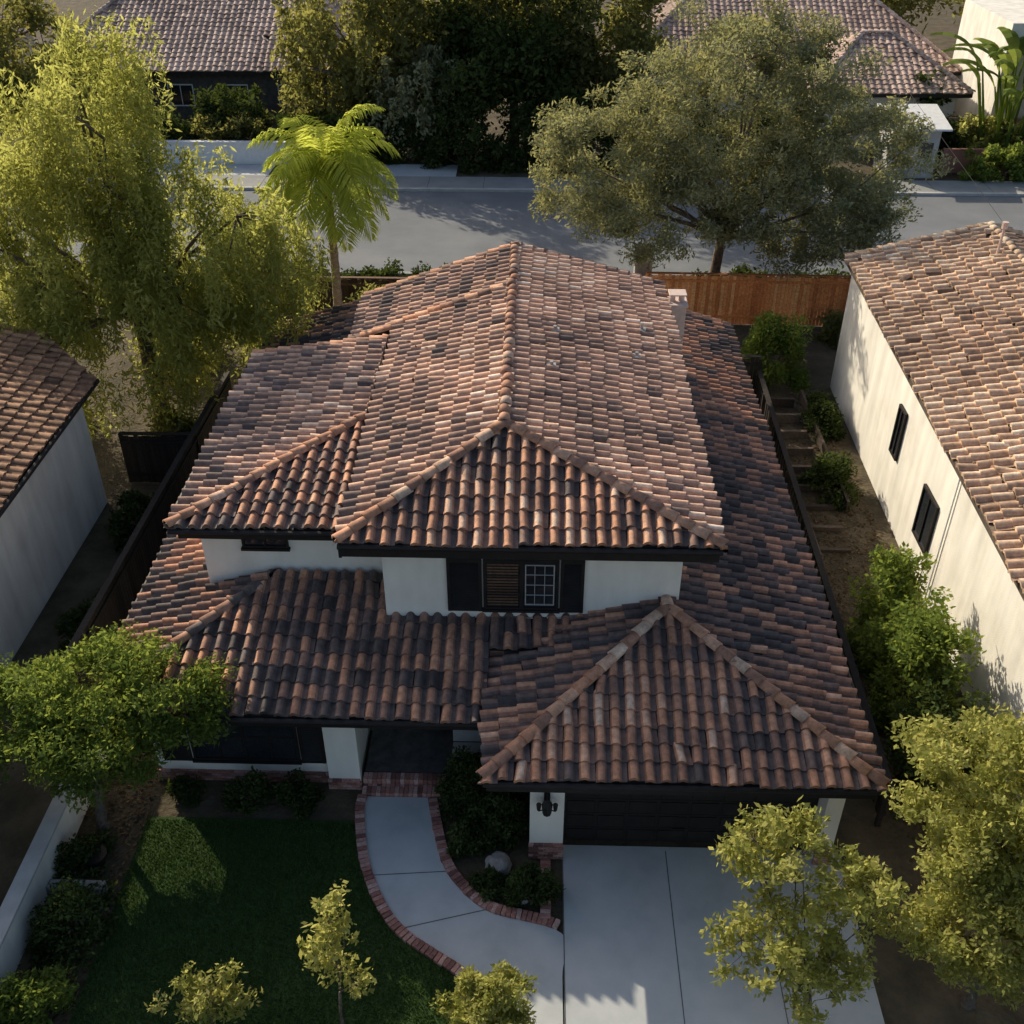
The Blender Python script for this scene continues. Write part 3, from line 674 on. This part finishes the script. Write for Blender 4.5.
bush('hedge',(8.75,6.0),(.7,1.2,2.9),12000,.12,.5,L_GREEN,box=True,lumps=90)
bush('hedge',(8.7,2.0),(.8,1.1,2.4),8000,.12,.5,L_DARK,box=True,lumps=50)
bush('shrub',(8.6,21.2),(1.3,1.3,2.6),9000,.15,.45,L_GREEN)
bush('shrub',(9.0,13.6),(.8,1.0,1.3),5000,.12,.5,L_DARK)
bush('shrub',(9.7,17.8),(.6,1.6,1.0),5000,.12,.5,L_DARK)
bush('shrub',(-11.6,11.2),(.7,1.2,1.0),4000,.12,.5,L_DARK)
bush('shrub',(-11.4,6.5),(.6,1.8,.8),4000,.12,.5,L_DARK)
for x,y,r,h in ((-9.5,21,1.5,2.2),(-6.0,23.5,1.4,2.4),(-13.5,22,1.8,2.6),(-4.2,24.3,1.3,2.3),(-16.5,16.5,1.6,2.4),(-11.5,15,1.0,1.6),(12,24.3,.9,1.2)):
    bush('shrub',(x,y),(r,r,h),5000,.16,.5,L_BACK)
for x in (-14,-10.5,-7,-3.6,8.5,11.8):
    bush('hedge',(x,28.4),(1.9,.8,1.1),5000,.16,.5,L_DARK,box=True,lumps=40)
def palm(name,base,h,nf,fl):
    e=empty(name,base); m=MB(); bx,by,_=base
    pts=[];rd=[]
    n=26
    for i in range(n+1):
        t=i/n; pts.append((bx+.15*math.sin(t*2),by,h*t-.05)); rd.append((.18-.05*t)*(1.08 if i%2 else .96))
    m.tube(pts,rd,BARKP,10)
    top=Vector(pts[-1]); m.tube([top,top+Vector((0,0,.5)),top+Vector((0,0,.9))],[.13,.11,.04],L_PALM,8)
    m.make('trunk',e,smooth=True)
    V=[];F=[];rv=[];rm=MB()
    c=top+Vector((0,0,.8))
    for k in range(nf):
        az=k*2.399+random.uniform(-.2,.2); el=1.3-1.7*(k/nf)+random.uniform(-.1,.1); L=fl*random.uniform(.85,1.1)
        d=Vector((math.cos(az)*math.cos(el),math.sin(az)*math.cos(el),math.sin(el))); p=c.copy(); seg=30; rach=[p.copy()]
        hue=random.gauss(.55,.15)
        for s in range(seg):
            d=(d+Vector((0,0,-.055-.055*s/seg))).normalized(); q=p+d*L/seg
            side=d.cross(Vector((0,0,1))).normalized(); upv=side.cross(d)
            ll=fl*.30*math.sin(math.pi*min(1,(s+2)/(seg+2))**.8)+.1
            for sg in (-1,1):
                for rep in range(2):
                    pp=p.lerp(q,rep*.5)
                    tip=pp+side*sg*ll*.8+d*ll*.45-Vector((0,0,1))*ll*(.2+random.random()*.5)+upv*.1
                    mid=pp.lerp(tip,.5)+upv*.06*ll+Vector((0,0,.06))
                    w_=d*.038
                    b=len(V); V+= [pp-w_*.6,mid-w_,tip,mid+w_]; F.append((b,b+1,b+2,b+3)); rv.append(hue+random.gauss(0,.15))
            p=q; rach.append(p.copy())
        rm.tube(rach[::3],[.035*(1-.9*i/len(rach[::3])) for i in range(len(rach[::3]))],L_PALM,5)
    link(np_mesh('fronds',np.array([tuple(v) for v in V]),np.array(F),[L_PALM],np.clip(np.array(rv),0,1)),'fronds',e)
    rm.make('frond_stems',e)
palm('palm_tree',(-7.4,22.2,0),6.5,32,3.1)
def banana(name,base,n,h):
    e=empty(name,base); V=[];F=[];rv=[];m=MB()
    for k in range(n):
        az=random.random()*6.28; bx=base[0]+random.uniform(-1,1); by=base[1]+random.uniform(-.6,.6)
        d=Vector((math.cos(az)*.3,math.sin(az)*.3,1)).normalized(); p=Vector((bx,by,base[2])); st=[p.copy()]
        hh=h*random.uniform(.5,.8)
        for s in range(4): p=p+d*hh/4; st.append(p.copy())
        m.tube(st,[.12,.1,.08,.06,.04],L_GREEN,6)
        for s in range(10):
            dn=(d+Vector((math.cos(az)*.1,math.sin(az)*.1,-.14))).normalized(); q=p+dn*.32
            side=Vector((-math.sin(az),math.cos(az),0))
            w0=.42*math.sin(math.pi*(s+.3)/10.6);w1=.42*math.sin(math.pi*(s+1.3)/11)
            for sg in (-1,1):
                b=len(V); V+=[p,q,q+side*sg*w1+Vector((0,0,-.1)),p+side*sg*w0+Vector((0,0,-.1))]; F.append((b,b+1,b+2,b+3)); rv.append(random.random())
            p=q;d=dn
    link(np_mesh('leaves',np.array([tuple(v) for v in V]),np.array(F),[L_GREEN],np.clip(np.array(rv),0,1)),'leaves',e); m.make('stems',e)
banana('banana_plant',(26.0,47.4,0),24,7.2)
def bgtree(x,y,h,r,mat,n=60,nper=150,leaf=.3,name='background_tree',weep=0,lo=.15):
    tree(name,(x,y,0),h,.3,[((x,y,h*(.5+lo/2)),(r,r*.9,h*(1-lo)/2),2),((x+r*.45,y-.8,h*.38),(r*.6,r*.6,h*.24),.8),((x-r*.5,y-.5,h*.42),(r*.6,r*.6,h*.26),.8)],n,nper,r*.28,leaf,.5,mat,shell=.55,nbr=20,forks=2,weep=weep,droop=1 if weep else 0)
bgtree(-10.6,50.0,12.5,4.0,L_BACK,150,130,.30,weep=1.8)
bgtree(-6,52,12,4.0,L_BACK,150,130,.32)
bgtree(-1.5,49.5,12.5,4.2,L_DARK,160,140,.32)
bgtree(3.0,50.5,12,3.4,L_BACK,150,130,.30)
bgtree(-7.0,48.3,6.5,2.4,L_OLIVE,70,110,.26,weep=1.4)
bgtree(-30,50,9,4,L_BACK,110,130,.32); bgtree(-26,47.5,6,2.6,L_BACK,70,110,.28)
bgtree(22,51,4.2,2.0,L_DARK,50,110,.26); bgtree(-18,50,3.8,2.0,L_DARK,50,110,.26)
bgtree(32,46,9,3.4,L_BACK,80,130,.3); bgtree(30.5,52,8,3,L_DARK,70,130,.3)
bgtree(12,74,11,5,L_BACK,80,120,.42); bgtree(-2,72,13,6,L_BACK,80,120,.42); bgtree(-24,80,12,7,L_BACK,80,120,.42); bgtree(-42,48,8,3.6,L_BACK,70,120,.34)
bgtree(24,76,11,6,L_BACK,80,120,.42);bgtree(40,80,12,7,L_BACK,80,120,.42)
for x,y,rx,ry,h,mt,nn in ((-4.2,46.4,2.2,1.2,3.4,L_DARK,9000),(-8.0,47.6,2.4,1.0,2.6,L_DARK,8000),(-11,46.8,1.8,1.0,2.4,L_DARK,6000),(-.2,46.4,2.2,1.2,3.4,L_DARK,9000),(4,46.6,2.4,1.3,3.2,L_DARK,9000),(8.5,47,2.6,1.3,3.2,L_DARK,9000),(13.5,47.2,2.8,1.3,3.2,L_DARK,9000),(25.5,44.9,2.6,.9,1.8,L_GREEN,6000),(30.5,44.9,2.6,.9,1.8,L_DARK,6000),(25,47.8,1.6,.9,2.6,L_LIME,5000),(22.8,48,1.3,.9,2.4,L_DARK,5000),(-13,48.2,2,1,2.4,L_DARK,6000),(-17.5,48.2,2.4,1,2.2,L_BACK,6000),(-22,48.4,2.2,1,2.4,L_DARK,6000)):
    bush('hedge',(x,y),(rx,ry,h),nn,.22,.5,mt,box=True,lumps=70)
N=5000
xs=np.concatenate([rng.uniform(-10.2,-8.1,N//2),rng.uniform(7.8,10.1,N)]); ys=np.concatenate([rng.uniform(-5,3,N//2),rng.uniform(0,20,N)])
leaves('leaf_litter',np.c_[xs,ys,np.full(len(xs),.015)],rng.random(len(xs)),.09,.6,LIT,None,bias=3)

# ================================================================== LIGHT / CAMERA
az=math.radians(40); el=math.radians(29.5)
Sv=Vector((-math.sin(az)*math.cos(el),math.cos(az)*math.cos(el),math.sin(el)))
sd=bpy.data.lights.new('sun','SUN'); sd.energy=5.0; sd.angle=math.radians(.5); sd.color=(1,.88,.68)
so=bpy.data.objects.new('sun',sd); so.rotation_euler=Sv.to_track_quat('Z','Y').to_euler(); so.location=(-20,30,30); col.objects.link(so)
w=bpy.data.worlds.new('World'); scene.world=w; w.use_nodes=True; nt=w.node_tree
bg=nt.nodes['Background']; sk=nt.nodes.new('ShaderNodeTexSky'); sk.sky_type='NISHITA'; sk.sun_disc=False; sk.sun_elevation=el; sk.sun_rotation=-az
sk.dust_density=3.0
nt.links.new(sk.outputs[0],bg.inputs[0]); bg.inputs[1].default_value=.15
cam=bpy.data.cameras.new('camera'); co=bpy.data.objects.new('camera',cam); col.objects.link(co)
cam.sensor_width=36; cam.lens=36.9; cam.clip_end=1500
co.location=(0,-13.5,18); co.rotation_euler=(math.radians(90-34.9),0,math.radians(1.48)); scene.camera=co
scene.view_settings.view_transform='Standard'; scene.view_settings.look='None'; scene.view_settings.exposure=0
